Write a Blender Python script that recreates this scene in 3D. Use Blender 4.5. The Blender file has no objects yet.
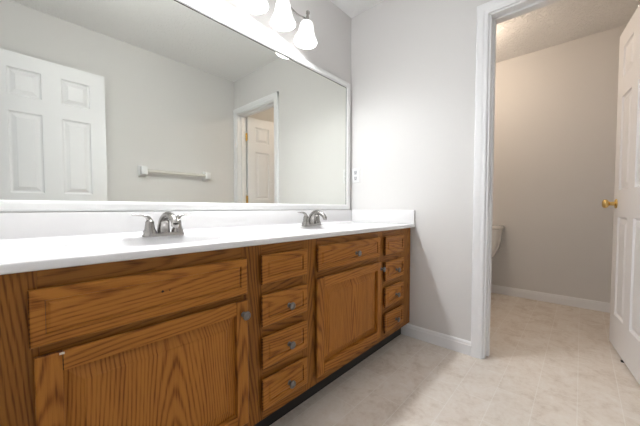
import bpy, bmesh, math, random
from mathutils import Vector, Matrix
random.seed(7)
PI = math.pi
sc = bpy.context.scene
COL = sc.collection

# ------------------------------------------------------------------ camera
cam = bpy.data.cameras.new('camera')
cam.sensor_fit = 'HORIZONTAL'; cam.sensor_width = 36.0
cam.lens = 36.0 * 287.916 / 640.0
cam.shift_y = (218.07 - 213.0) / 640.0
cam.clip_start = 0.02
camo = bpy.data.objects.new('camera', cam); COL.objects.link(camo)
yaw, pitch = math.radians(42.2286), math.radians(-2.0)
Fv = Vector((math.cos(yaw)*math.cos(pitch), math.sin(yaw)*math.cos(pitch), math.sin(pitch)))
Rv = Vector((math.sin(yaw), -math.cos(yaw), 0)); Uv = Rv.cross(Fv)
camo.matrix_world = Matrix(((Rv.x, Uv.x, -Fv.x, -1.9288), (Rv.y, Uv.y, -Fv.y, -1.409), (Rv.z, Uv.z, -Fv.z, 0.9118), (0, 0, 0, 1)))
sc.camera = camo

# ------------------------------------------------------------------ world, daylight, exposure
w = bpy.data.worlds.new('world'); sc.world = w; w.use_nodes = True
bg = w.node_tree.nodes['Background']
bg.inputs['Color'].default_value = (0.80, 0.88, 1.0, 1); bg.inputs['Strength'].default_value = 1.0
sc.view_settings.view_transform = 'Standard'; sc.view_settings.look = 'None'
sc.view_settings.gamma = 1.0; sc.view_settings.use_curve_mapping = False
sc.view_settings.exposure = 0.56

def area_light(name, loc, aim, sx, sy, power, col):
    l = bpy.data.lights.new(name, 'AREA'); l.shape = 'RECTANGLE'; l.size = sx; l.size_y = sy
    l.energy = power; l.color = col
    o = bpy.data.objects.new(name, l); COL.objects.link(o); o.location = loc
    o.rotation_euler = (Vector(aim) - Vector(loc)).to_track_quat('-Z', 'Y').to_euler()
    return o
LAMP_COL = (0.93, 0.965, 1.0)
ROOM_FILL_POWER = 7.0
DAY_POWER, BULB_POWER, SHADE_GLOW, OPENING_POWER, WC_POWER = 7.0, 0.9, 0.58, 2.5, 8.6
area_light('daylight_window', (-4.72, -1.0, 1.45), (-2, -1.3, 1.2), 1.5, 1.3, DAY_POWER, (0.86, 0.93, 1.0))

# ------------------------------------------------------------------ materials
def mat(name, col, rough=0.5, metal=0.0, spec=None, emit=None, estr=0.0, coat=0.0):
    m = bpy.data.materials.new(name); m.use_nodes = True
    b = m.node_tree.nodes['Principled BSDF']
    b.inputs['Base Color'].default_value = (*col, 1); b.inputs['Roughness'].default_value = rough
    b.inputs['Metallic'].default_value = metal
    if spec is not None: b.inputs['Specular IOR Level'].default_value = spec
    if emit: b.inputs['Emission Color'].default_value = (*emit, 1); b.inputs['Emission Strength'].default_value = estr
    b.inputs['Coat Weight'].default_value = coat
    return m
def nd(m, t, **kw):
    n = m.node_tree.nodes.new(t)
    for k, v in kw.items(): setattr(n, k, v)
    return n
def ln(m, a, b): m.node_tree.links.new(a, b)
def mth(m, op, a, b=None):
    n = nd(m, 'ShaderNodeMath', operation=op)
    for i, v in enumerate((a, b)):
        if v is None: continue
        if isinstance(v, (int, float)): n.inputs[i].default_value = v
        else: ln(m, v, n.inputs[i])
    return n.outputs[0]
def bumped(m, scale, strength, dist, detail=4, rough=0.6):
    tc = nd(m, 'ShaderNodeTexCoord'); n = nd(m, 'ShaderNodeTexNoise')
    n.inputs['Scale'].default_value = scale; n.inputs['Detail'].default_value = detail; n.inputs['Roughness'].default_value = rough
    ln(m, tc.outputs['Object'], n.inputs['Vector'])
    b = nd(m, 'ShaderNodeBump'); b.inputs['Strength'].default_value = strength; b.inputs['Distance'].default_value = dist
    ln(m, n.outputs['Fac'], b.inputs['Height']); ln(m, b.outputs[0], m.node_tree.nodes['Principled BSDF'].inputs['Normal'])
    return m
def ramp(m, fac, stops):
    r = nd(m, 'ShaderNodeValToRGB'); e = r.color_ramp.elements
    while len(e) < len(stops): e.new(0.5)
    for el, (p, c) in zip(e, stops): el.position = p; el.color = (*c, 1)
    ln(m, fac, r.inputs[0]); return r.outputs[0]

M = {}
M['wall'] = bumped(mat('wall_paint', (0.74, 0.725, 0.71), 0.75, spec=0.25), 260, 0.12, 0.002)
M['wcwall'] = M['wall']
M['trim'] = mat('white_trim_paint', (0.88, 0.88, 0.89), 0.35)
M['door'] = bumped(mat('white_door_paint', (0.85, 0.845, 0.855), 0.4), 180, 0.06, 0.001)
M['jambgap'] = mat('dark_gap', (0.03, 0.025, 0.02), 0.8)
M['marble'] = mat('white_cultured_marble', (0.84, 0.83, 0.83), 0.22, coat=0.3)
M['frame'] = mat('white_mirror_frame', (0.85, 0.85, 0.84), 0.35)
M['mirror'] = mat('mirror_silver', (0.86, 0.875, 0.83), 0.0, 1.0)
M['nickel'] = mat('brushed_nickel', (0.36, 0.345, 0.33), 0.27, 1.0)
M['pewter'] = mat('pewter', (0.22, 0.21, 0.20), 0.36, 1.0)
M['brass'] = mat('polished_brass', (0.78, 0.56, 0.22), 0.25, 1.0)
M['black'] = mat('black_vinyl', (0.012, 0.011, 0.011), 0.6)
M['white'] = mat('white_plastic', (0.82, 0.82, 0.82), 0.35)
M['slot'] = mat('outlet_grey', (0.55, 0.55, 0.56), 0.5)
M['hole'] = mat('hole_dark', (0.02, 0.012, 0.006), 0.9)
M['porcelain'] = mat('white_porcelain', (0.80, 0.78, 0.75), 0.12, coat=0.4)
M['shade'] = mat('frosted_glass_shade', (0.88, 0.88, 0.87), 0.4, emit=(1.0, 0.985, 0.97), estr=SHADE_GLOW)
M['bulb'] = mat('bulb_glow', (1, 1, 1), 0.4, emit=(1.0, 0.93, 0.85), estr=12.0)
M['dome'] = mat('dome_glass', (0.9, 0.9, 0.88), 0.4, emit=(1.0, 0.88, 0.74), estr=1.2)
M['filldome'] = mat('fill_dome_glass', (0.9, 0.9, 0.9), 0.4, emit=(1.0, 0.98, 0.96), estr=1.2)
M['acrylic'] = mat('cream_towel_rail', (0.72, 0.70, 0.64), 0.25)
M['carpet'] = bumped(mat('beige_carpet', (0.62, 0.58, 0.53), 0.95, spec=0.1), 300, 0.5, 0.006)
M['chip'] = mat('bare_chip', (0.75, 0.68, 0.58), 0.8)

def ceiling_mat(name, dist):
    m = mat(name, (0.91, 0.905, 0.90), 0.9, spec=0.1)
    tc = nd(m, 'ShaderNodeTexCoord'); n = nd(m, 'ShaderNodeTexNoise')
    n.inputs['Scale'].default_value = 16; n.inputs['Detail'].default_value = 3; n.inputs['Distortion'].default_value = 1.8
    ln(m, tc.outputs['Object'], n.inputs['Vector'])
    r = ramp(m, n.outputs['Fac'], [(0.42, (0, 0, 0)), (0.52, (1, 1, 1)), (0.60, (0.2, 0.2, 0.2))])
    b = nd(m, 'ShaderNodeBump'); b.inputs['Strength'].default_value = 0.5; b.inputs['Distance'].default_value = dist
    ln(m, r, b.inputs['Height']); ln(m, b.outputs[0], m.node_tree.nodes['Principled BSDF'].inputs['Normal'])
    return m
M['ceiling'] = ceiling_mat('textured_ceiling', 0.005); M['stomped'] = ceiling_mat('stomped_ceiling', 0.03)

def floor_mat():
    m = mat('vinyl_tile_floor', (0.6, 0.54, 0.47), 0.42, spec=0.4)
    b = m.node_tree.nodes['Principled BSDF']
    tc = nd(m, 'ShaderNodeTexCoord')
    mp = nd(m, 'ShaderNodeMapping'); mp.inputs['Location'].default_value = (0.265, 0.812, 0)
    ln(m, tc.outputs['Object'], mp.inputs[0])
    br = nd(m, 'ShaderNodeTexBrick'); br.offset = 0.5
    br.inputs['Scale'].default_value = 1.0; br.inputs['Brick Width'].default_value = 0.302; br.inputs['Row Height'].default_value = 0.151
    br.inputs['Mortar Size'].default_value = 0.0022; br.inputs['Mortar Smooth'].default_value = 0.6; br.inputs['Bias'].default_value = 0.0
    br.inputs['Color1'].default_value = (0.46, 0.46, 0.46, 1); br.inputs['Color2'].default_value = (0.54, 0.54, 0.54, 1); br.inputs['Mortar'].default_value = (0.5, 0.5, 0.5, 1)
    ln(m, mp.outputs[0], br.inputs['Vector'])
    n1 = nd(m, 'ShaderNodeTexNoise'); n1.inputs['Scale'].default_value = 9; n1.inputs['Detail'].default_value = 7; n1.inputs['Roughness'].default_value = 0.65; n1.inputs['Distortion'].default_value = 0.8
    ln(m, tc.outputs['Object'], n1.inputs['Vector'])
    n2 = nd(m, 'ShaderNodeTexNoise'); n2.inputs['Scale'].default_value = 45; n2.inputs['Detail'].default_value = 5; n2.inputs['Roughness'].default_value = 0.7
    ln(m, tc.outputs['Object'], n2.inputs['Vector'])
    s = mth(m, 'ADD', mth(m, 'MULTIPLY', n1.outputs['Fac'], 0.65), mth(m, 'MULTIPLY', n2.outputs['Fac'], 0.35))
    sep = nd(m, 'ShaderNodeSeparateColor'); ln(m, br.outputs['Color'], sep.inputs[0])
    s = mth(m, 'ADD', s, mth(m, 'MULTIPLY', mth(m, 'SUBTRACT', sep.outputs[0], 0.5), 0.5))
    c = ramp(m, s, [(0.30, (0.57, 0.475, 0.385)), (0.5, (0.745, 0.67, 0.59)), (0.70, (0.82, 0.77, 0.71))])
    mx = nd(m, 'ShaderNodeMix', data_type='RGBA')
    ln(m, mth(m, 'MULTIPLY', br.outputs['Fac'], 0.5), mx.inputs['Factor'])
    ln(m, c, mx.inputs['A']); mx.inputs['B'].default_value = (0.88, 0.85, 0.80, 1)
    ln(m, mx.outputs['Result'], b.inputs['Base Color'])
    bp = nd(m, 'ShaderNodeBump'); bp.inputs['Strength'].default_value = 0.15; bp.inputs['Distance'].default_value = 0.002; bp.invert = True
    ln(m, br.outputs['Fac'], bp.inputs['Height']); ln(m, bp.outputs[0], b.inputs['Normal'])
    return m
M['floor'] = floor_mat()

def oak(name, along, gain=1.0):
    m = mat(name, (0.4, 0.2, 0.08), 0.42, spec=0.2, coat=0.0)
    b = m.node_tree.nodes['Principled BSDF']; b.inputs['Coat Roughness'].default_value = 0.3
    tc = nd(m, 'ShaderNodeTexCoord'); sp = nd(m, 'ShaderNodeSeparateXYZ'); ln(m, tc.outputs['Object'], sp.inputs[0])
    X, Y, Z = sp.outputs
    a, bb = (X, Z) if along == 'z' else (Z, X)
    rnd = nd(m, 'ShaderNodeObjectInfo').outputs['Random']
    a = mth(m, 'ADD', a, mth(m, 'MULTIPLY', Y, 0.3))
    a2 = mth(m, 'ADD', a, mth(m, 'MULTIPLY', mth(m, 'SUBTRACT', rnd, 0.5), 0.10))
    def noise(sa, sb, detail, rough=0.6):
        cv = nd(m, 'ShaderNodeCombineXYZ')
        ln(m, mth(m, 'MULTIPLY', a, sa), cv.inputs[0]); ln(m, mth(m, 'MULTIPLY', bb, sb), cv.inputs[1]); ln(m, mth(m, 'MULTIPLY', rnd, 37.0), cv.inputs[2])
        n = nd(m, 'ShaderNodeTexNoise'); n.inputs['Scale'].default_value = 1; n.inputs['Detail'].default_value = detail; n.inputs['Roughness'].default_value = rough
        ln(m, cv.outputs[0], n.inputs['Vector']); return n.outputs['Fac']
    low = noise(8, 1.3, 2)
    s = mth(m, 'SQRT', mth(m, 'ADD', mth(m, 'MULTIPLY', a2, a2), 0.0025))
    s = mth(m, 'ADD', s, mth(m, 'MULTIPLY', bb, 0.065))
    s = mth(m, 'ADD', s, mth(m, 'MULTIPLY', low, 0.045))
    s = mth(m, 'ADD', s, mth(m, 'MULTIPLY', noise(70, 4, 3), 0.005))
    wv = mth(m, 'ADD', mth(m, 'MULTIPLY', mth(m, 'SINE', mth(m, 'MULTIPLY', s, 2*PI/0.0085)), 0.5), 0.5)
    wv = mth(m, 'POWER', wv, 2.2)
    pore = noise(330, 9, 3, 0.7)
    broad = noise(22, 1.6, 3)
    v = mth(m, 'MULTIPLY', wv, mth(m, 'MULTIPLY', pore, 1.35))
    v = mth(m, 'ADD', mth(m, 'MULTIPLY', v, 0.62), mth(m, 'MULTIPLY', mth(m, 'SUBTRACT', broad, 0.5), 0.8))
    v = mth(m, 'ADD', v, mth(m, 'MULTIPLY', mth(m, 'SUBTRACT', pore, 0.5), 0.7))
    v = mth(m, 'ADD', v, mth(m, 'MULTIPLY', mth(m, 'SUBTRACT', rnd, 0.5), 0.10))
    ge = nd(m, 'ShaderNodeNewGeometry'); vt = nd(m, 'ShaderNodeSeparateXYZ'); ln(m, ge.outputs['Normal'], vt.inputs[0])
    endg = mth(m, 'GREATER_THAN', mth(m, 'ABSOLUTE', vt.outputs[0 if along == 'x' else 2]), 0.75)
    v = mth(m, 'ADD', v, mth(m, 'MULTIPLY', endg, 0.55))           # end grain takes the stain darker; deepened to paint in the gap shadows
    g = gain
    c = ramp(m, v, [(0.0, (0.44*g, 0.176*g, 0.030*g)), (0.30, (0.325*g, 0.118*g, 0.018*g)), (0.62, (0.18*g, 0.057*g, 0.008*g)), (0.95, (0.075*g, 0.022*g, 0.004*g))])
    ln(m, c, b.inputs['Base Color'])
    bp = nd(m, 'ShaderNodeBump'); bp.inputs['Strength'].default_value = 0.12; bp.inputs['Distance'].default_value = 0.001; bp.invert = True
    ln(m, v, bp.inputs['Height']); ln(m, bp.outputs[0], b.inputs['Normal'])
    return m
M['oak_v'] = oak('oak_upright_grain', 'z'); M['oak_h'] = oak('oak_level_grain', 'x')
M['frame_v'] = oak('oak_frame_upright_grain', 'z', 0.74); M['frame_h'] = oak('oak_frame_level_grain', 'x', 0.74)

# ------------------------------------------------------------------ helpers
class MB:
    def __init__(s): s.bm = bmesh.new()
    def box(s, x0, x1, y0, y1, z0, z1, bev=0.0):
        r = bmesh.ops.create_cube(s.bm, size=1.0)
        for v in r['verts']:
            v.co = Vector(((x0+x1)/2 + v.co.x*(x1-x0), (y0+y1)/2 + v.co.y*(y1-y0), (z0+z1)/2 + v.co.z*(z1-z0)))
        if bev:
            es = list({e for v in r['verts'] for e in v.link_edges})
            bmesh.ops.bevel(s.bm, geom=es, offset=bev, segments=2, profile=0.5, affect='EDGES')
        return s
    def lathe(s, prof, n=28, mtx=None, sx=1.0, sy=1.0, cap=True):
        """prof: (radius, height) pairs turned about local Z."""
        mtx = mtx or Matrix(); rings = []
        for r, h in prof:
            rings.append([s.bm.verts.new(mtx @ Vector((max(r, 1e-5)*sx*math.cos(2*PI*i/n), max(r, 1e-5)*sy*math.sin(2*PI*i/n), h))) for i in range(n)])
        for A, B in zip(rings, rings[1:]):
            for i in range(n): s.bm.faces.new((A[i], A[(i+1) % n], B[(i+1) % n], B[i]))
        if cap:
            s.bm.faces.new(list(reversed(rings[0]))); s.bm.faces.new(rings[-1])
        return s
    def tube(s, pts, rad, n=14, flat=1.0, up=Vector((0, 0, 1))):
        """a swept tube; rad is one radius or one per point; flat squashes the section along 'up'."""
        pts = [Vector(p) for p in pts]; k = len(pts)
        rad = rad if isinstance(rad, (list, tuple)) else [rad]*k
        fl = flat if isinstance(flat, (list, tuple)) else [flat]*k
        rings = []
        for i, p in enumerate(pts):
            t = (pts[min(i+1, k-1)] - pts[max(i-1, 0)]).normalized()
            side = t.cross(up)
            if side.length < 1e-3: side = t.cross(Vector((0, 1, 0)))
            side.normalize(); u = side.cross(t).normalized()
            rings.append([s.bm.verts.new(p + side*rad[i]*math.cos(2*PI*j/n) + u*rad[i]*fl[i]*math.sin(2*PI*j/n)) for j in range(n)])
        for A, B in zip(rings, rings[1:]):
            for j in range(n): s.bm.faces.new((A[j], A[(j+1) % n], B[(j+1) % n], B[j]))
        s.bm.faces.new(list(reversed(rings[0]))); s.bm.faces.new(rings[-1])
        return s
    def prism(s, outline, axis, a0, a1):
        """outline: 2D points; extruded from a0 to a1 along axis ('x': (y,z), 'y': (x,z), 'z': (x,y))."""
        def P(q, a): return {'x': (a, q[0], q[1]), 'y': (q[0], a, q[1]), 'z': (q[0], q[1], a)}[axis]
        A = [s.bm.verts.new(P(q, a0)) for q in outline]; B = [s.bm.verts.new(P(q, a1)) for q in outline]
        n = len(outline)
        for i in range(n): s.bm.faces.new((A[i], A[(i+1) % n], B[(i+1) % n], B[i]))
        s.bm.faces.new(list(reversed(A))); s.bm.faces.new(B)
        return s
    def plate(s, u0, u1, z0, z1, rings, P):
        """nested rectangular rings (inset, height) with a closing field; P(u, h, z) places a point."""
        R = []
        for ins, h in rings:
            R.append([s.bm.verts.new(P(u, h, z)) for u, z in ((u0+ins, z0+ins), (u1-ins, z0+ins), (u1-ins, z1-ins), (u0+ins, z1-ins))])
        for A, B in zip(R, R[1:]):
            for i in range(4): s.bm.faces.new((A[i], A[(i+1) % 4], B[(i+1) % 4], B[i]))
        s.bm.faces.new(R[-1])
        return R
    def build(s, name, m, parent=None, smooth=False, center=False, loc=None):
        bmesh.ops.remove_doubles(s.bm, verts=s.bm.verts, dist=1e-6)
        bmesh.ops.recalc_face_normals(s.bm, faces=s.bm.faces)
        me = bpy.data.meshes.new(name)
        off = Vector(loc) if loc else Vector()
        if center:
            xs = [v.co for v in s.bm.verts]
            off = Vector([(min(c[i] for c in xs)+max(c[i] for c in xs))/2 for i in range(3)])
        for v in s.bm.verts: v.co -= off
        s.bm.to_mesh(me); s.bm.free()
        me.materials.append(m)
        o = bpy.data.objects.new(name, me); COL.objects.link(o)
        if parent is not None:
            o.parent = parent; o.location = off - Vector(parent_origin(parent))
        else: o.location = off
        if smooth:
            for p in me.polygons: p.use_smooth = True
            try:
                me.set_sharp_from_angle(angle=math.radians(smooth if smooth is not True else 40))
            except Exception: pass
        return o
def parent_origin(p):
    v = Vector()
    while p is not None: v += p.location; p = p.parent
    return v
def thing(name, label, cat, loc=(0, 0, 0), group=None):
    o = bpy.data.objects.new(name, None); COL.objects.link(o); o.location = loc; o.empty_display_size = 0.1
    o['label'] = label; o['category'] = cat
    if group: o['group'] = group
    return o
def struct(o, label=None):
    o['kind'] = 'structure'
    if label: o['label'] = label
    return o
def copy_tree(o, parent=None):
    c = o.copy(); COL.objects.link(c)
    if parent is not None: c.parent = parent
    for ch in list(o.children): copy_tree(ch, c)
    return c

# ------------------------------------------------------------------ room shell
H = 2.44; XL = -2.024; YO = -1.7575; WT = 0.115; XW = 1.61
D1 = (-1.70, -0.990)      # toilet-room opening along y
D2 = (-1.668, -0.984)     # entrance opening along y
DH = 2.035
struct(MB().box(XL-WT, XW+WT, YO-WT, WT, -0.06, 0.0).build('floor', M['floor']))
struct(MB().box(XL-WT, WT/2, YO-WT, WT, H, H+0.06).build('ceiling', M['ceiling']))
struct(MB().box(WT/2, XW+WT, YO-WT, WT, H, H+0.06).build('ceiling_water_closet', M['stomped']))
struct(MB().box(XL-WT, XW+WT, 0, WT, 0, H).build('wall_mirror', M['wall']))
struct(MB().box(XL-WT, XW+WT, YO-WT, YO, 0, H).build('wall_opposite', M['wall']))
b = MB(); b.box(0, WT, D1[1], 0, 0, H); b.box(0, WT, YO, D1[0], 0, H); b.box(0, WT, D1[0], D1[1], DH, H)
struct(b.build('wall_end', M['wall']))
b = MB(); b.box(XL-WT, XL, D2[1], 0, 0, H); b.box(XL-WT, XL, YO, D2[0], 0, H); b.box(XL-WT, XL, D2[0], D2[1], DH, H)
struct(b.build('wall_entrance', M['wall']))
struct(MB().box(XW, XW+WT, YO, 0, 0, H).build('wall_back', M['wall']))

# the bedroom beyond the entrance, behind the camera
BX, BY0, BY1 = -4.8, -3.2, 0.9
struct(MB().box(BX, XL-WT, BY0, BY1, -0.06, -0.001).build('floor_bedroom', M['carpet']))
struct(MB().box(BX, XL-WT, BY0, BY1, H, H+0.06).build('ceiling_bedroom', M['ceiling']))
b = MB(); b.box(BX-WT, BX, BY0, -1.8, 0, H); b.box(BX-WT, BX, -0.2, BY1, 0, H); b.box(BX-WT, BX, -1.8, -0.2, 0, 0.75); b.box(BX-WT, BX, -1.8, -0.2, 2.15, H)
struct(b.build('wall_bedroom_far', M['wall']))
struct(MB().box(BX, XL-WT, BY0-WT, BY0, 0, H).build('wall_bedroom_side', M['wall']))
struct(MB().box(BX, XL-WT, BY1, BY1+WT, 0, H).build('wall_bedroom_inner', M['wall']))
b = MB(); b.box(XL-WT-0.01, XL-WT, BY0, YO-WT, 0, H); b.box(XL-WT-0.01, XL-WT, WT, BY1, 0, H)
struct(b.build('wall_bedroom_near', M['wall']))
b = MB()
for z0, z1 in ((0.72, 0.78), (1.42, 1.48), (2.12, 2.18)): b.box(BX-0.08, BX+0.01, -1.83, -0.17, z0, z1)
for y0, y1 in ((-1.83, -1.77), (-0.23, -0.17)): b.box(BX-0.08, BX+0.01, y0, y1, 0.72, 2.18)
struct(b.build('window_1', M['trim']))

# trim: baseboards with a stepped top edge
def base_profile(t=0.013, h=0.085):
    return [(0, 0), (t, 0), (t, h*0.72), (t*0.8, h*0.78), (t*0.72, h*0.90), (t*0.35, h), (0, h)]
def baseboard(name, axis, wall, sign, a0, a1):
    pr = [(wall + sign*d, z) for d, z in base_profile()]
    struct(MB().prism(pr, axis, a0, a1).build(name, M['trim']))
baseboard('baseboard_end', 'y', 0.0, -1, -0.9225, -0.45)
baseboard('baseboard_back', 'y', XW, -1, YO, 0.0)
baseboard('baseboard_opposite', 'x', YO, 1, XL, -0.02)
baseboard('baseboard_water_closet', 'x', YO, 1, WT, XW)
baseboard('baseboard_partition', 'y', WT, 1, D1[1]+0.062, 0.0)

# door casings and jambs
def casing(name, xface, sgn, y0, y1, wl=0.0625, wr=0.0625):
    """flat casing with a stepped profile round an opening in a wall lying at x = xface."""
    pf = [(0, 0), (0, 0.010), (0.006, 0.013), (0.020, 0.0135), (0.028, 0.016), (0.050, 0.0175), (0.058, 0.0175), (0.0625, 0.014), (0.0625, 0)]
    b = MB(); rv = 0.004
    for ys, dr, wd in ((y1+rv, 1, wl), (y0-rv, -1, wr)):
        k = wd/0.0625
        b.prism([(xface + sgn*d, ys + dr*u*k) for u, d in pf], 'z', 0, DH+rv+0.0605)
    b.prism([(xface + sgn*d, DH + rv + u) for u, d in pf], 'y', y0-rv-wr, y1+rv+wl)
    return struct(b.build(name, M['trim']))
casing('trim_1', 0.0, -1, *D1, 0.0625, 0.052)
casing('trim_2', WT, 1, *D1, 0.0625, 0.052)
casing('trim_3', XL, 1, *D2)
casing('trim_4', XL-WT, -1, *D2)
def jamb(name, x0, x1, y0, y1, stopx0, stopx1):
    t = 0.008; b = MB()
    b.box(x0-0.002, x1+0.002, y1-t, y1+0.003, 0.004, DH); b.box(x0-0.002, x1+0.002, y0-0.003, y0+t, 0.004, DH)
    b.box(x0-0.002, x1+0.002, y0, y1, DH-t, DH+0.003)
    s = 0.011
    b.box(stopx0, stopx1, y1-t-s, y1-t, 0.004, DH-t); b.box(stopx0, stopx1, y0+t, y0+t+s, 0.004, DH-t); b.box(stopx0, stopx1, y0+t, y1-t, DH-t-s, DH-t)
    return struct(b.build(name, M['trim']))
jamb('trim_5', 0, WT, *D1, 0.045, 0.075)
jamb('trim_6', XL-WT, XL, *D2, XL-0.075, XL-0.045)

# six-panel doors: local u along the leaf from the hinge, face towards local +y
def six_panel(name, W, hinge_z, knob_z=0.94, knob_col='brass', T=0.035, Hd=2.015):
    root = bpy.data.objects.new(name, None); COL.objects.link(root); struct(root)
    st, mu = 0.102, 0.112
    pw = (W - 2*st - mu)/2
    us = [0, st, st+pw, st+pw+mu, W-st, W]
    zs = [0.015, 0.225, 0.855, 1.025, 1.612, 1.728, 1.922, 0.015+Hd]
    b = MB()
    rings = [(0, 0), (0.004, -0.008), (0.012, -0.012), (0.018, -0.0115), (0.040, -0.003), (0.042, -0.0015)]
    for face in (0, 1):
        P = (lambda u, h, z: (u, T + h, z)) if face == 0 else (lambda u, h, z: (u, -h, z))
        for i in range(5):
            for j in range(7):
                if i in (1, 3) and j in (1, 3, 5): b.plate(us[i], us[i+1], zs[j], zs[j+1], rings, P)
                else: b.bm.faces.new([b.bm.verts.new(P(u, 0, z)) for u, z in ((us[i], zs[j]), (us[i+1], zs[j]), (us[i+1], zs[j+1]), (us[i], zs[j+1]))])
    for j in range(7):
        for u in (0, W): b.bm.faces.new([b.bm.verts.new(q) for q in ((u, 0, zs[j]), (u, T, zs[j]), (u, T, zs[j+1]), (u, 0, zs[j+1]))])
    for i in range(5):
        for z in (zs[0], zs[-1]): b.bm.faces.new([b.bm.verts.new(q) for q in ((us[i], 0, z), (us[i], T, z), (us[i+1], T, z), (us[i+1], 0, z))])
    b.build('door_leaf', M['door'], root)
    kp = [(0.0305, 0), (0.0305, 0.004), (0.027, 0.007), (0.013, 0.010), (0.0115, 0.030), (0.016, 0.036), (0.026, 0.043), (0.0290, 0.052), (0.0275, 0.060), (0.020, 0.066), (0.006, 0.069), (0, 0.069)]
    b = MB()
    b.lathe(kp, 28, Matrix.Translation((W-0.060, T, knob_z)) @ Matrix.Rotation(-PI/2, 4, 'X'))
    b.lathe(kp, 28, Matrix.Translation((W-0.060, 0, knob_z)) @ Matrix.Rotation(PI/2, 4, 'X'))
    b.build('door_knob', M[knob_col], root, smooth=50)
    MB().box(W-0.0005, W+0.0012, T*0.5-0.011, T*0.5+0.011, knob_z-0.028, knob_z+0.028).build('latch_plate', M[knob_col], root)
    for hz in hinge_z:
        b = MB()
        b.lathe([(0.0065, -0.045), (0.0065, 0.045)], 14, Matrix.Translation((-0.006, 0.000, hz)))
        b.lathe([(0.0045, 0.045), (0.006, 0.049), (0.003, 0.054)], 12, Matrix.Translation((-0.006, 0.0, hz)))
        b.lathe([(0.003, -0.054), (0.006, -0.049), (0.0045, -0.045)], 12, Matrix.Translation((-0.006, 0.0, hz)))
        b.box(-0.0022, -0.0002, 0.0, 0.031, hz-0.045, hz+0.045)
        b.box(-0.0075, -0.0055, 0.0, 0.031, hz-0.045, hz+0.045)
        b.box(-0.036, -0.006, 0.0035, 0.0062, hz-0.045, hz+0.045)
        b.build('hinge', M['brass'], root, smooth=30)
    return root
wc = six_panel('door_1', 0.700, (0.24, 1.02, 1.79))
wc.location = (WT+0.012, -1.696, 0); wc.rotation_euler = (0, 0, math.radians(7.6))
wc['label'] = 'white six-panel door with brass knob, standing open into the toilet room'
bd = six_panel('door_2', 0.672, (0.24, 1.02, 1.79))
bd.location = (-1.989, -1.675, 0)
bd['label'] = 'white six-panel door folded back flat before the wall opposite the mirror'

# ------------------------------------------------------------------ vanity cabinet
YF = -0.522; YD = -0.542; ZB = 0.10; ZT = 0.778
van = thing('vanity_cabinet', 'long honey-oak double vanity cabinet under the white countertop, black toe kick below', 'cabinet', (-1.02, -0.26, 0))
X0, X1 = XL+0.004, -0.004
MB().box(X0, X1, -0.462, -0.452, 0.0, ZB).build('toe_kick', M['black'], van)['label'] = 'black vinyl toe kick'
b = MB(); b.box(X0, X0+0.016, YF+0.018, -0.01, ZB, ZT); b.box(X1-0.016, X1, YF+0.018, -0.01, ZB, ZT)
b.box(X0, X1, YF+0.018, -0.01, ZB, ZB+0.014); b.box(X0, X1, -0.016, -0.006, ZB, ZT)
b.build('carcass', M['oak_v'], van, center=True)
T0, T1 = 0.722, ZT       # top rail
B0, B1 = ZB, 0.150       # bottom rail
stiles = [(X0, -1.882), (-1.366, -1.278), (-1.064, -0.972), (-0.442, -0.372), (-0.150, X1)]
for x0, x1 in stiles:
    MB().box(x0, x1, YF, YF+0.018, ZB, ZT, 0.0012).build('stile', M['frame_v'], van, center=True)
spans = [(-1.882, -1.366, 's'), (-1.278, -1.064, 'd'), (-0.972, -0.442, 's'), (-0.372, -0.150, 'd')]
for x0, x1, k in spans:
    rails = [(T0, T1), (B0, B1)] + ([(0.580, 0.632)] if k == 's' else [(0.578, 0.632), (0.418, 0.474), (0.258, 0.314)])
    for z0, z1 in rails:
        MB().box(x0, x1, YF+0.0006, YF+0.018, z0, z1).build('rail', M['frame_h'], van, center=True)

def place(u, h, z): return (u, YF - h, z)
def knob(x, z, parent):
    b = MB()
    b.lathe([(0.0095, 0), (0.009, 0.002), (0.0055, 0.004), (0.005, 0.012), (0.009, 0.015), (0.0145, 0.018), (0.0155, 0.021), (0.0145, 0.0235), (0.012, 0.0245), (0.0112, 0.0235), (0.006, 0.0255), (0, 0.026)], 22,
            Matrix.Translation((x, YD, z)) @ Matrix.Rotation(PI/2, 4, 'X'))
    o = b.build('knob', M['pewter'], parent, smooth=50, loc=(x, YD, z)); o['label'] = 'round pewter knob'
    return o
TD = 0.020
def slab_front(name, x0, x1, z0, z1):
    b = MB()
    R = b.plate(x0, x1, z0, z1, [(0.013, 0), (0.0, TD*0.60), (0, TD*0.80), (0.002, TD*0.93), (0.005, TD), (0.026, TD), (0.0272, TD-0.0035), (0.0305, TD-0.0035), (0.034, TD-0.0008), (0.036, TD)], place)
    b.bm.faces.new(list(reversed(R[0])))
    return b.build(name, M['oak_h'], van, center=True)
drw = {}
for col, (x0, x1) in (('a', (-1.291, -1.052)), ('b', (-0.383, -0.137))):
    for k, (z0, z1) in enumerate(((0.626, 0.737), (0.466, 0.585), (0.306, 0.426), (0.146, 0.265))):
        d = slab_front('drawer', x0, x1, z0, z1); drw[col, k] = d
        if k: knob((x0+x1)/2 + 0.012, (z0+z1)/2 - 0.006, d)
f1 = slab_front('false_front', -1.898, -1.353, 0.608, 0.735)
for dx in (-1.632, -1.613):
    MB().lathe([(0.0035 if dx < -1.62 else 0.002, 0), (0.0032 if dx < -1.62 else 0.0018, 0.0006)], 12, Matrix.Translation((dx, YD+0.0001, 0.677)) @ Matrix.Rotation(PI/2, 4, 'X')).build('screw_hole', M['hole'], f1)
f2 = slab_front('false_front', -0.984, -0.448, 0.626, 0.741); knob(-0.690, 0.676, f2)

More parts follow.
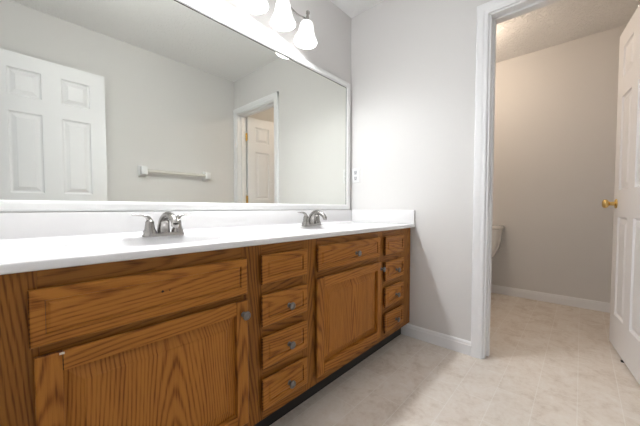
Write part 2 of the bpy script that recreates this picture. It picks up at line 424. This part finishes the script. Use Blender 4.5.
def cab_door(x0, x1, z0, z1, hinge_right=False):
    root = bpy.data.objects.new('door', None); COL.objects.link(root); root.parent = van
    root.location = Vector(((x0+x1)/2, YF, (z0+z1)/2)) - van.location
    fw = 0.047
    def member(name, m, pts, cut):                # a frame member; its outer edges are back-cut as finger pulls
        b = MB()
        cx = sum(p[0] for p in pts)/4; cz = sum(p[1] for p in pts)/4
        def ring(h, outer, inner):
            R = []
            for u, z in pts:
                su, sz = (1 if u < cx else -1), (1 if z < cz else -1)
                du = outer if (('l' in cut and u < cx) or ('r' in cut and u > cx)) else inner
                dz = outer if (('b' in cut and z < cz) or ('t' in cut and z > cz)) else inner
                R.append(b.bm.verts.new(place(u + su*du, h, z + sz*dz)))
            return R
        R = [ring(0, 0.013, 0), ring(TD*0.6, 0, 0), ring(TD*0.8, 0, 0.0005), ring(TD*0.93, 0.002, 0.0006), ring(TD, 0.005, 0.0008)]
        for A, B in zip(R, R[1:]):
            for i in range(4): b.bm.faces.new((A[i], A[(i+1) % 4], B[(i+1) % 4], B[i]))
        b.bm.faces.new(R[-1]); b.bm.faces.new(list(reversed(R[0])))
        return b.build(name, m, root, center=True)
    q = lambda a, b_, c, d: [(a, c), (b_, c), (b_, d), (a, d)]
    member('stile', M['oak_v'], q(x0, x0+fw, z0, z1), 'lbt'); member('stile', M['oak_v'], q(x1-fw, x1, z0, z1), 'rbt')
    member('rail', M['oak_h'], q(x0+fw, x1-fw, z0, z0+fw), 'b'); member('rail', M['oak_h'], q(x0+fw, x1-fw, z1-fw, z1), 't')
    b = MB()
    b.plate(x0+fw-0.004, x1-fw+0.004, z0+fw-0.004, z1-fw+0.004, [(0, 0.001), (0, 0.004), (0.010, 0.0045), (0.040, 0.0145), (0.0415, 0.0162), (0.044, 0.0165)], place)
    b.build('panel', M['oak_v'], root, center=True)
    return root
dl = cab_door(-1.892, -1.351, 0.140, 0.587); knob(-1.372, 0.540, dl)
MB().box(-1.851, -1.842, YD-0.0006, YD+0.002, 0.579, 0.5835).build('chip', M['chip'], dl)['label'] = 'small pale chip in the finish'
dr = cab_door(-0.989, -0.428, 0.140, 0.594); knob(-0.436, 0.552, dr)

# ------------------------------------------------------------------ countertop with two basins
top = thing('vanity_countertop', 'glossy white cultured-marble countertop with two oval basins and splash boards on oak cabinet', 'countertop', (-1.02, -0.27, 0.80))
SX = (-1.545, -0.655); SY = -0.315; RA, RB = 0.235, 0.165; ZC = 0.80
def counter_z(x, y):
    z = ZC
    for cx in SX:
        r = math.hypot((x-cx)/RA, (y-SY)/RB)
        if r < 1.0: z -= 0.135*(1-r**2.6)**0.75 * min(1.0, (1-r)/0.06)**0.3
        elif r < 1.16:
            t = (r-1.0)/0.16; z += 0.0035*math.sin(PI*min(1, t))**2
    if y < -0.505: z += 0.0
    if y > -0.034: z += 0.010*((y+0.034)/0.014)**2        # cove into the backsplash
    return z
nx, ny = 408, 118
xs = [XL+0.002 + (0 - 0.004 - XL)*i/nx for i in range(nx+1)]
ys = [-0.5505 + (0.5305)*j/ny for j in range(ny+1)]
slab, bas = MB(), [MB(), MB()]
caches = {}
def cv(mb, i, j):
    k = (id(mb), i, j)
    if k not in caches: caches[k] = mb.bm.verts.new((xs[i], ys[j], counter_z(xs[i], ys[j])))
    return caches[k]
for i in range(nx):
    for j in range(ny):
        cx_, cy_ = (xs[i]+xs[i+1])/2, (ys[j]+ys[j+1])/2; tgt = slab
        for s_, c in enumerate(SX):
            if math.hypot((cx_-c)/RA, (cy_-SY)/RB) < 1.20: tgt = bas[s_]
        tgt.bm.faces.new((cv(tgt, i, j), cv(tgt, i+1, j), cv(tgt, i+1, j+1), cv(tgt, i, j+1)))
xa, xb = xs[0], xs[-1]
# rolled front edge and underside
pr = [(-0.5505, 0.800), (-0.5530, 0.7992), (-0.5545, 0.797), (-0.5548, 0.783), (-0.5540, 0.7795), (-0.5515, 0.778)]
for (ya, za), (yb, zb) in zip(pr, pr[1:]):
    slab.bm.faces.new([slab.bm.verts.new(v) for v in ((xa, ya, za), (xa, yb, zb), (xb, yb, zb), (xb, ya, za))])
slab.bm.faces.new([slab.bm.verts.new(v) for v in ((xa, -0.5515, 0.778), (xa, -0.515, 0.778), (xb, -0.515, 0.778), (xb, -0.5515, 0.778))])
for x in (xa, xb): slab.bm.faces.new([slab.bm.verts.new((x, a, z)) for a, z in pr] + [slab.bm.verts.new((x, -0.02, 0.778)), slab.bm.verts.new((x, -0.02, 0.80))])
slab.build('slab', M['marble'], top, smooth=50)
for mb in bas: mb.build('basin', M['marble'], top, smooth=60)
MB().box(XL+0.002, -0.002, -0.0205, -0.0015, 0.79, 0.8965, 0.0035).build('backsplash', M['marble'], top, smooth=30)
MB().box(-0.0175, -0.002, -0.553, -0.0205, 0.7995, 0.8985, 0.0035).build('side_splash', M['marble'], top, smooth=30)
for c in SX:
    MB().lathe([(0.026, 0), (0.026, 0.003), (0.021, 0.005), (0.018, 0.002), (0.016, 0.004), (0, 0.006)], 24, Matrix.Translation((c, SY, 0.6655))).build('drain', M['nickel'], top, smooth=40)
    MB().lathe([(0.009, 0), (0.009, 0.002), (0.006, 0.0022), (0, 0.001)], 16, Matrix.Translation((c, SY+0.142, 0.745)) @ Matrix.Rotation(math.radians(70), 4, 'X')).build('overflow_ring', M['nickel'], top, smooth=40)

# ------------------------------------------------------------------ faucets
def bez(p, n=14):
    out = []
    k = len(p)-1
    for i in range(n+1):
        t = i/n; q = [Vector(a) for a in p]
        while len(q) > 1: q = [q[j].lerp(q[j+1], t) for j in range(len(q)-1)]
        out.append(q[0])
    return out
def faucet(x, y, label):
    t = thing('faucet', label, 'faucet', (x, y, ZC), 'centerset faucets on the countertop')
    O = Vector((x, y, ZC))
    # base plate: a rounded bar
    b = MB(); out = []
    for i in range(32):
        a = 2*PI*i/32; out.append((0.052*(1 if math.cos(a) > 0 else -1) + 0.027*math.cos(a), 0.027*math.sin(a)))
    for s0, s1, z0, z1 in ((1, 1, 0, 0.006), (1, 0.93, 0.006, 0.014)):
        A = [b.bm.verts.new(O + Vector((p*s0, q*s0, z0))) for p, q in out]; B = [b.bm.verts.new(O + Vector((p*s1, q*s1, z1))) for p, q in out]
        for i in range(32): b.bm.faces.new((A[i], A[(i+1) % 32], B[(i+1) % 32], B[i]))
        if z1 > 0.01: b.bm.faces.new(B)
    b.build('base_plate', M['nickel'], t, smooth=40)
    # spout: wide arch, thinning to its tip
    pts = bez([O + Vector(v) for v in ((0, 0.006, 0.006), (0, 0.012, 0.055), (0, -0.006, 0.096), (0, -0.060, 0.094), (0, -0.098, 0.080), (0, -0.112, 0.050))], 20)
    rad = [0.0250 - 0.0125*min(1, i/13) for i in range(21)]
    sp = MB().tube(pts, rad, 18, up=Vector((1, 0, 0))).build('spout', M['nickel'], t, smooth=50)
    MB().lathe([(0.0115, -0.004), (0.0125, 0.0), (0.0125, 0.008), (0.010, 0.009)], 20, Matrix.Translation(pts[-1]) @ Matrix.Rotation(math.radians(25), 4, 'X') @ Matrix.Rotation(PI, 4, 'X')).build('aerator', M['nickel'], sp, smooth=40)
    for s in (-1, 1):
        c = O + Vector((s*0.052, 0, 0))
        h = MB().lathe([(0.0245, 0.010), (0.0235, 0.020), (0.0185, 0.030), (0.0160, 0.048), (0.0150, 0.058), (0.011, 0.064), (0.0, 0.066)], 24, Matrix.Translation(c)).build('handle', M['nickel'], t, smooth=50)
        lv = bez([c + Vector(v) for v in ((-s*0.004, 0, 0.052), (s*0.004, 0.0, 0.083), (s*0.018, 0.002, 0.089), (s*0.040, 0.004, 0.080), (s*0.062, 0.006, 0.086))], 14)
        MB().tube(lv, [0.0125, 0.012, 0.0115, 0.011, 0.0105, 0.010, 0.0095, 0.009, 0.0085, 0.008, 0.0078, 0.0078, 0.0078, 0.007, 0.004], 14, [1, .95, .9, .85, .75, .65, .6, .55, .5, .48, .45, .42, .40, .38, .35]).build('lever', M['nickel'], h, smooth=50)
    MB().tube([O + Vector((0, 0.024, 0.008)), O + Vector((0, 0.026, 0.060))], 0.0022, 8).build('lift_rod', M['nickel'], t, smooth=True)
    return t
faucet(-1.491, -0.158, 'brushed-nickel two-lever faucet at the near basin, beneath the towel bar\'s reflection')
faucet(-0.622, -0.152, 'brushed-nickel two-lever faucet at the far basin, by the outlet end of the counter')

# ------------------------------------------------------------------ mirror
mir = thing('vanity_mirror', 'wide wall mirror in a white frame standing on the backsplash', 'mirror', (-1.02, 0, 0.897))
MX0, MX1, MZ0, MZ1 = XL+0.06, -0.0707, 0.9385, 1.866
MB().box(MX0-0.01, MX1+0.01, -0.0045, -0.0005, MZ0-0.01, MZ1+0.01).build('mirror_glass', M['mirror'], mir)
b = MB(); prof = [(0, -0.0006), (0, -0.012), (0.004, -0.017), (0.012, -0.019), (0.030, -0.019), (0.037, -0.0165), (0.0405, -0.011), (0.0405, -0.0006)]
cor = lambda d: [(MX0-d, MZ0-d), (MX1+d, MZ0-d), (MX1+d, MZ1+d), (MX0-d, MZ1+d)]
R = [[b.bm.verts.new((x, y, z)) for x, z in cor(d)] for d, y in prof]
for A, B in zip(R, R[1:] + R[:1]):
    for i in range(4): b.bm.faces.new((A[i], A[(i+1) % 4], B[(i+1) % 4], B[i]))
b.build('mirror_frame', M['frame'], mir)
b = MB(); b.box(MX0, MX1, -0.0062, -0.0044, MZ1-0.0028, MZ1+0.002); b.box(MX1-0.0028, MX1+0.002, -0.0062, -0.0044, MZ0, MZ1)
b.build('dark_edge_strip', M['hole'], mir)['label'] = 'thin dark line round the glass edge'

# ------------------------------------------------------------------ vanity light
LX = [-0.620, -0.803, -1.000, -1.195]; LY = -0.097
LZ = [1.957, 1.984, 1.990, 1.992]; BRIGHT = [0.2, 0.45, 1.1, 2.5]; TILT = [math.radians(6.5), 0.0, 0.0, 0.0]
lt = thing('vanity_light', 'brushed-nickel bar light with frosted bell shades on the wall above the mirror', 'wall light', (-0.908, 0, 2.19))
MB().lathe([(0.065, 0.0), (0.065, 0.010), (0.058, 0.018), (0.030, 0.024), (0.0, 0.025)], 32, Matrix.Translation((-0.908, -0.0005, 2.19)) @ Matrix.Rotation(PI/2, 4, 'X')).build('backplate', M['nickel'], lt, smooth=40)
MB().tube(bez([(-0.908, -0.02, 2.19), (-0.908, -0.07, 2.19), (-0.908, -0.098, 2.16), (-0.908, LY, 2.078)], 10), 0.007, 12).build('arm', M['nickel'], lt, smooth=50)
b = MB(); path = []
anchor = [(x + 0.145*math.sin(t), z + 0.145*math.cos(t)) for x, z, t in zip(LX, LZ, TILT)]
for (xa_, za_), (xb_, zb_) in zip(anchor, anchor[1:]):
    for i in range(16 if xb_ != anchor[-1][0] else 17):
        f = i/16; path.append((xa_ + (xb_-xa_)*f, LY, za_ + (zb_-za_)*f - 0.020*math.sin(PI*f)**2))
b.tube(path, 0.0052, 10).build('bar', M['nickel'], lt, smooth=50)
for x, rz, tilt, br in zip(LX, LZ, TILT, BRIGHT):
    MT = Matrix.Translation((x, LY, rz)) @ Matrix.Rotation(tilt, 4, 'Y')
    b = MB()
    b.lathe([(0.0105, 0.161), (0.0085, 0.167), (0.0085, 0.183), (0.0125, 0.186), (0.0125, 0.197), (0.008, 0.200), (0.005, 0.205), (0, 0.207)], 18, MT)
    b.lathe([(0.0295, 0.113), (0.0300, 0.120), (0.024, 0.127), (0.0135, 0.132), (0.0115, 0.143), (0.0115, 0.162)], 22, MT)
    b.build('lamp_holder', M['nickel'], lt, smooth=40)
    k = 0.128
    outer = [(0.026, k), (0.033, k*0.975), (0.039, k*0.92), (0.0435, k*0.82), (0.0465, k*0.68), (0.0495, k*0.52), (0.0545, k*0.38), (0.0615, k*0.25), (0.069, k*0.13), (0.0735, k*0.04), (0.0745, 0.0)]
    inner = [(r-0.0035, h) for r, h in reversed(outer[1:])]
    sh = MB().lathe(outer + inner, 36, MT, cap=False).build('lamp_shade', M['shade'], lt, smooth=60)
    sh['label'] = 'frosted white glass bell shade'
    MB().lathe([(0.013, 0.05), (0.014, 0.035), (0.022, 0.018), (0.0265, 0.0), (0.022, -0.018), (0.012, -0.027), (0, -0.029)], 20, MT @ Matrix.Translation((0, 0, 0.062))).build('bulb', M['bulb'], sh, smooth=60)
    l = bpy.data.lights.new('vanity_bulb_light', 'POINT'); l.energy = BULB_POWER*br; l.color = LAMP_COL; l.shadow_soft_size = 0.022
    lo = bpy.data.objects.new('vanity_bulb_light', l); COL.objects.link(lo)
    lo.parent = lt; lo.location = Vector((x, LY, rz+0.016)) - lt.location
    l = bpy.data.lights.new('shade_opening_light', 'AREA'); l.shape = 'DISK'; l.size = 0.11; l.energy = OPENING_POWER*br; l.color = LAMP_COL
    lo = bpy.data.objects.new('shade_opening_light', l); COL.objects.link(lo)
    lo.parent = lt; lo.location = Vector((x, LY, rz+0.022)) - lt.location; lo.rotation_euler = (0, tilt, 0)

# ------------------------------------------------------------------ outlet
ot = thing('wall_outlet', 'white duplex outlet plate on the end wall beside the mirror', 'outlet', (0, -0.052, 1.174))
MB().box(-0.006, -0.0003, -0.087, -0.017, 1.116, 1.232, 0.0022).build('cover_plate', M['white'], ot, smooth=30)
for z in (1.197, 1.151):
    o = MB().box(-0.0072, -0.004, -0.067, -0.037, z-0.0165, z+0.0165, 0.001).build('receptacle', M['slot'], ot)
    b = MB()
    for y in (-0.0585, -0.0455): b.box(-0.0076, -0.0070, y-0.0012, y+0.0012, z-0.001, z+0.009)
    b.box(-0.0076, -0.0070, -0.0545, -0.0495, z-0.011, z-0.006)
    b.build('slot', M['hole'], o)
MB().lathe([(0.0035, 0), (0.003, 0.001), (0, 0.0012)], 12, Matrix.Translation((-0.006, -0.052, 1.174)) @ Matrix.Rotation(-PI/2, 4, 'Y')).build('screw', M['white'], ot)

# ------------------------------------------------------------------ towel bar on the opposite wall
tb = thing('towel_bar', 'white towel bar on two square brackets on the wall opposite the mirror', 'towel bar', (-0.695, YO, 1.265))
for x in (-1.012, -0.380):
    b = MB(); b.box(x-0.037, x+0.037, YO+0.0005, YO+0.012, 1.216, 1.322, 0.004)
    b.prism([(x-0.022, 1.240), (x+0.022, 1.240), (x+0.022, 1.300), (x-0.022, 1.300)], 'y', YO+0.010, YO+0.030)
    b.box(x-0.027, x+0.027, YO+0.024, YO+0.080, 1.232, 1.308, 0.006)
    b.build('bracket', M['white'], tb, smooth=30)
MB().tube([(-1.000, YO+0.055, 1.270), (-0.392, YO+0.055, 1.270)], 0.0155, 16).build('rail', M['acrylic'], tb, smooth=50)['label'] = 'cream plastic rail'

# ------------------------------------------------------------------ toilet, backing on the far wall of the toilet room
TY = -0.592
tl = thing('toilet', 'white two-piece toilet half hidden behind the door jamb in the toilet room', 'toilet', (1.25, TY, 0))
b = MB(); R = []
for z, hw, x0 in ((0.370, 0.118, 1.425), (0.378, 0.135, 1.418), (0.42, 0.160, 1.412), (0.50, 0.196, 1.405), (0.58, 0.213, 1.400), (0.69, 0.221, 1.396), (0.696, 0.221, 1.396)):
    ring = []
    for i in range(40):
        a = 2*PI*i/40; c_, s_ = math.cos(a), math.sin(a); e = 0.35
        cx_ = (x0+1.592)/2; hx = (1.592-x0)/2
        ring.append(b.bm.verts.new((cx_ + hx*math.copysign(abs(c_)**e, c_), TY + hw*math.copysign(abs(s_)**e, s_), z)))
    R.append(ring)
for A, B in zip(R, R[1:]):
    for i in range(40): b.bm.faces.new((A[i], A[(i+1) % 40], B[(i+1) % 40], B[i]))
b.bm.faces.new(R[0]); b.bm.faces.new(R[-1])
b.build('tank', M['porcelain'], tl, smooth=40)
MB().box(1.386, 1.598, TY-0.229, TY+0.229, 0.697, 0.732, 0.010).build('tank_lid', M['porcelain'], tl, smooth=40)
b = MB(); b.lathe([(0.014, 0), (0.014, 0.012), (0.006, 0.014)], 16, Matrix.Translation((1.398, TY+0.17, 0.645)) @ Matrix.Rotation(-PI/2, 4, 'Y'))
b.tube([(1.386, TY+0.17, 0.645), (1.384, TY+0.10, 0.636)], [0.006, 0.008], 10); b.build('flush_handle', M['nickel'], tl, smooth=40)
b = MB(); R = []
for z, cx_, hx, hw in ((0.0, 1.20, 0.21, 0.100), (0.05, 1.20, 0.205, 0.095), (0.14, 1.19, 0.185, 0.088), (0.22, 1.16, 0.20, 0.110), (0.30, 1.13, 0.245, 0.155), (0.36, 1.125, 0.262, 0.172), (0.385, 1.125, 0.265, 0.175), (0.388, 1.125, 0.25, 0.16), (0.37, 1.115, 0.205, 0.13), (0.25, 1.10, 0.13, 0.09), (0.20, 1.10, 0.06, 0.05)):
    R.append([b.bm.verts.new((cx_ + hx*math.cos(2*PI*i/36), TY + hw*math.sin(2*PI*i/36), z)) for i in range(36)])
for A, B in zip(R, R[1:]):
    for i in range(36): b.bm.faces.new((A[i], A[(i+1) % 36], B[(i+1) % 36], B[i]))
b.bm.faces.new(R[0]); b.bm.faces.new(R[-1]); b.box(1.30, 1.50, TY-0.10, TY+0.10, 0.20, 0.372, 0.02)
b.build('bowl', M['porcelain'], tl, smooth=40)
for nm, z0, z1, k in (('seat', 0.389, 0.405, 1.0), ('seat_lid', 0.407, 0.421, 0.99)):
    MB().lathe([(0, 0), (0.178*k, 0), (0.182*k, (z1-z0)*0.5), (0.174*k, z1-z0), (0, z1-z0)], 40, Matrix.Translation((1.125, TY, z0)) @ Matrix.Diagonal((1.46, 0.97, 1, 1)), cap=False).build(nm, M['white'], tl, smooth=40)

# flush ceiling lights: one in the toilet room behind the door head, one added above the counter for fill, out of sight
def flush_light(x, y, label, power, col, dome, drop=0.19):
    t = thing('ceiling_light', label, 'ceiling light', (x, y, H))
    MB().lathe([(0.115, -0.0005), (0.115, -0.02), (0.105, -0.024)], 32, Matrix.Translation((x, y, H))).build('base', M['white'], t, smooth=40)
    MB().lathe([(0.104, -0.022), (0.10, -0.045), (0.075, -0.070), (0.035, -0.083), (0, -0.086)], 32, Matrix.Translation((x, y, H))).build('dome', dome, t, smooth=60)
    l = bpy.data.lights.new('ceiling_light_glow', 'POINT'); l.energy = power; l.color = col; l.shadow_soft_size = 0.07
    lo = bpy.data.objects.new('ceiling_light_glow', l); COL.objects.link(lo); lo.parent = t; lo.location = (0, 0, -drop)
flush_light(0.86, -0.56, 'small round warm ceiling light in the toilet room', WC_POWER, (1.0, 0.81, 0.63), M['dome'], 0.16)
flush_light(-1.50, -0.46, 'added round white fill light on the bathroom ceiling above the countertop', ROOM_FILL_POWER, (0.97, 0.985, 1.0), M['filldome'])

# ------------------------------------------------------------------ small black wedge under the open door
ws = thing('door_stop', 'small black rubber wedge under the open six-panel door', 'doorstop', (0.522, -1.63, 0))
MB().prism([(-1.660, 0.0), (-1.603, 0.0), (-1.603, 0.004), (-1.660, 0.0135)], 'x', 0.508, 0.534).build('wedge', M['black'], ws)
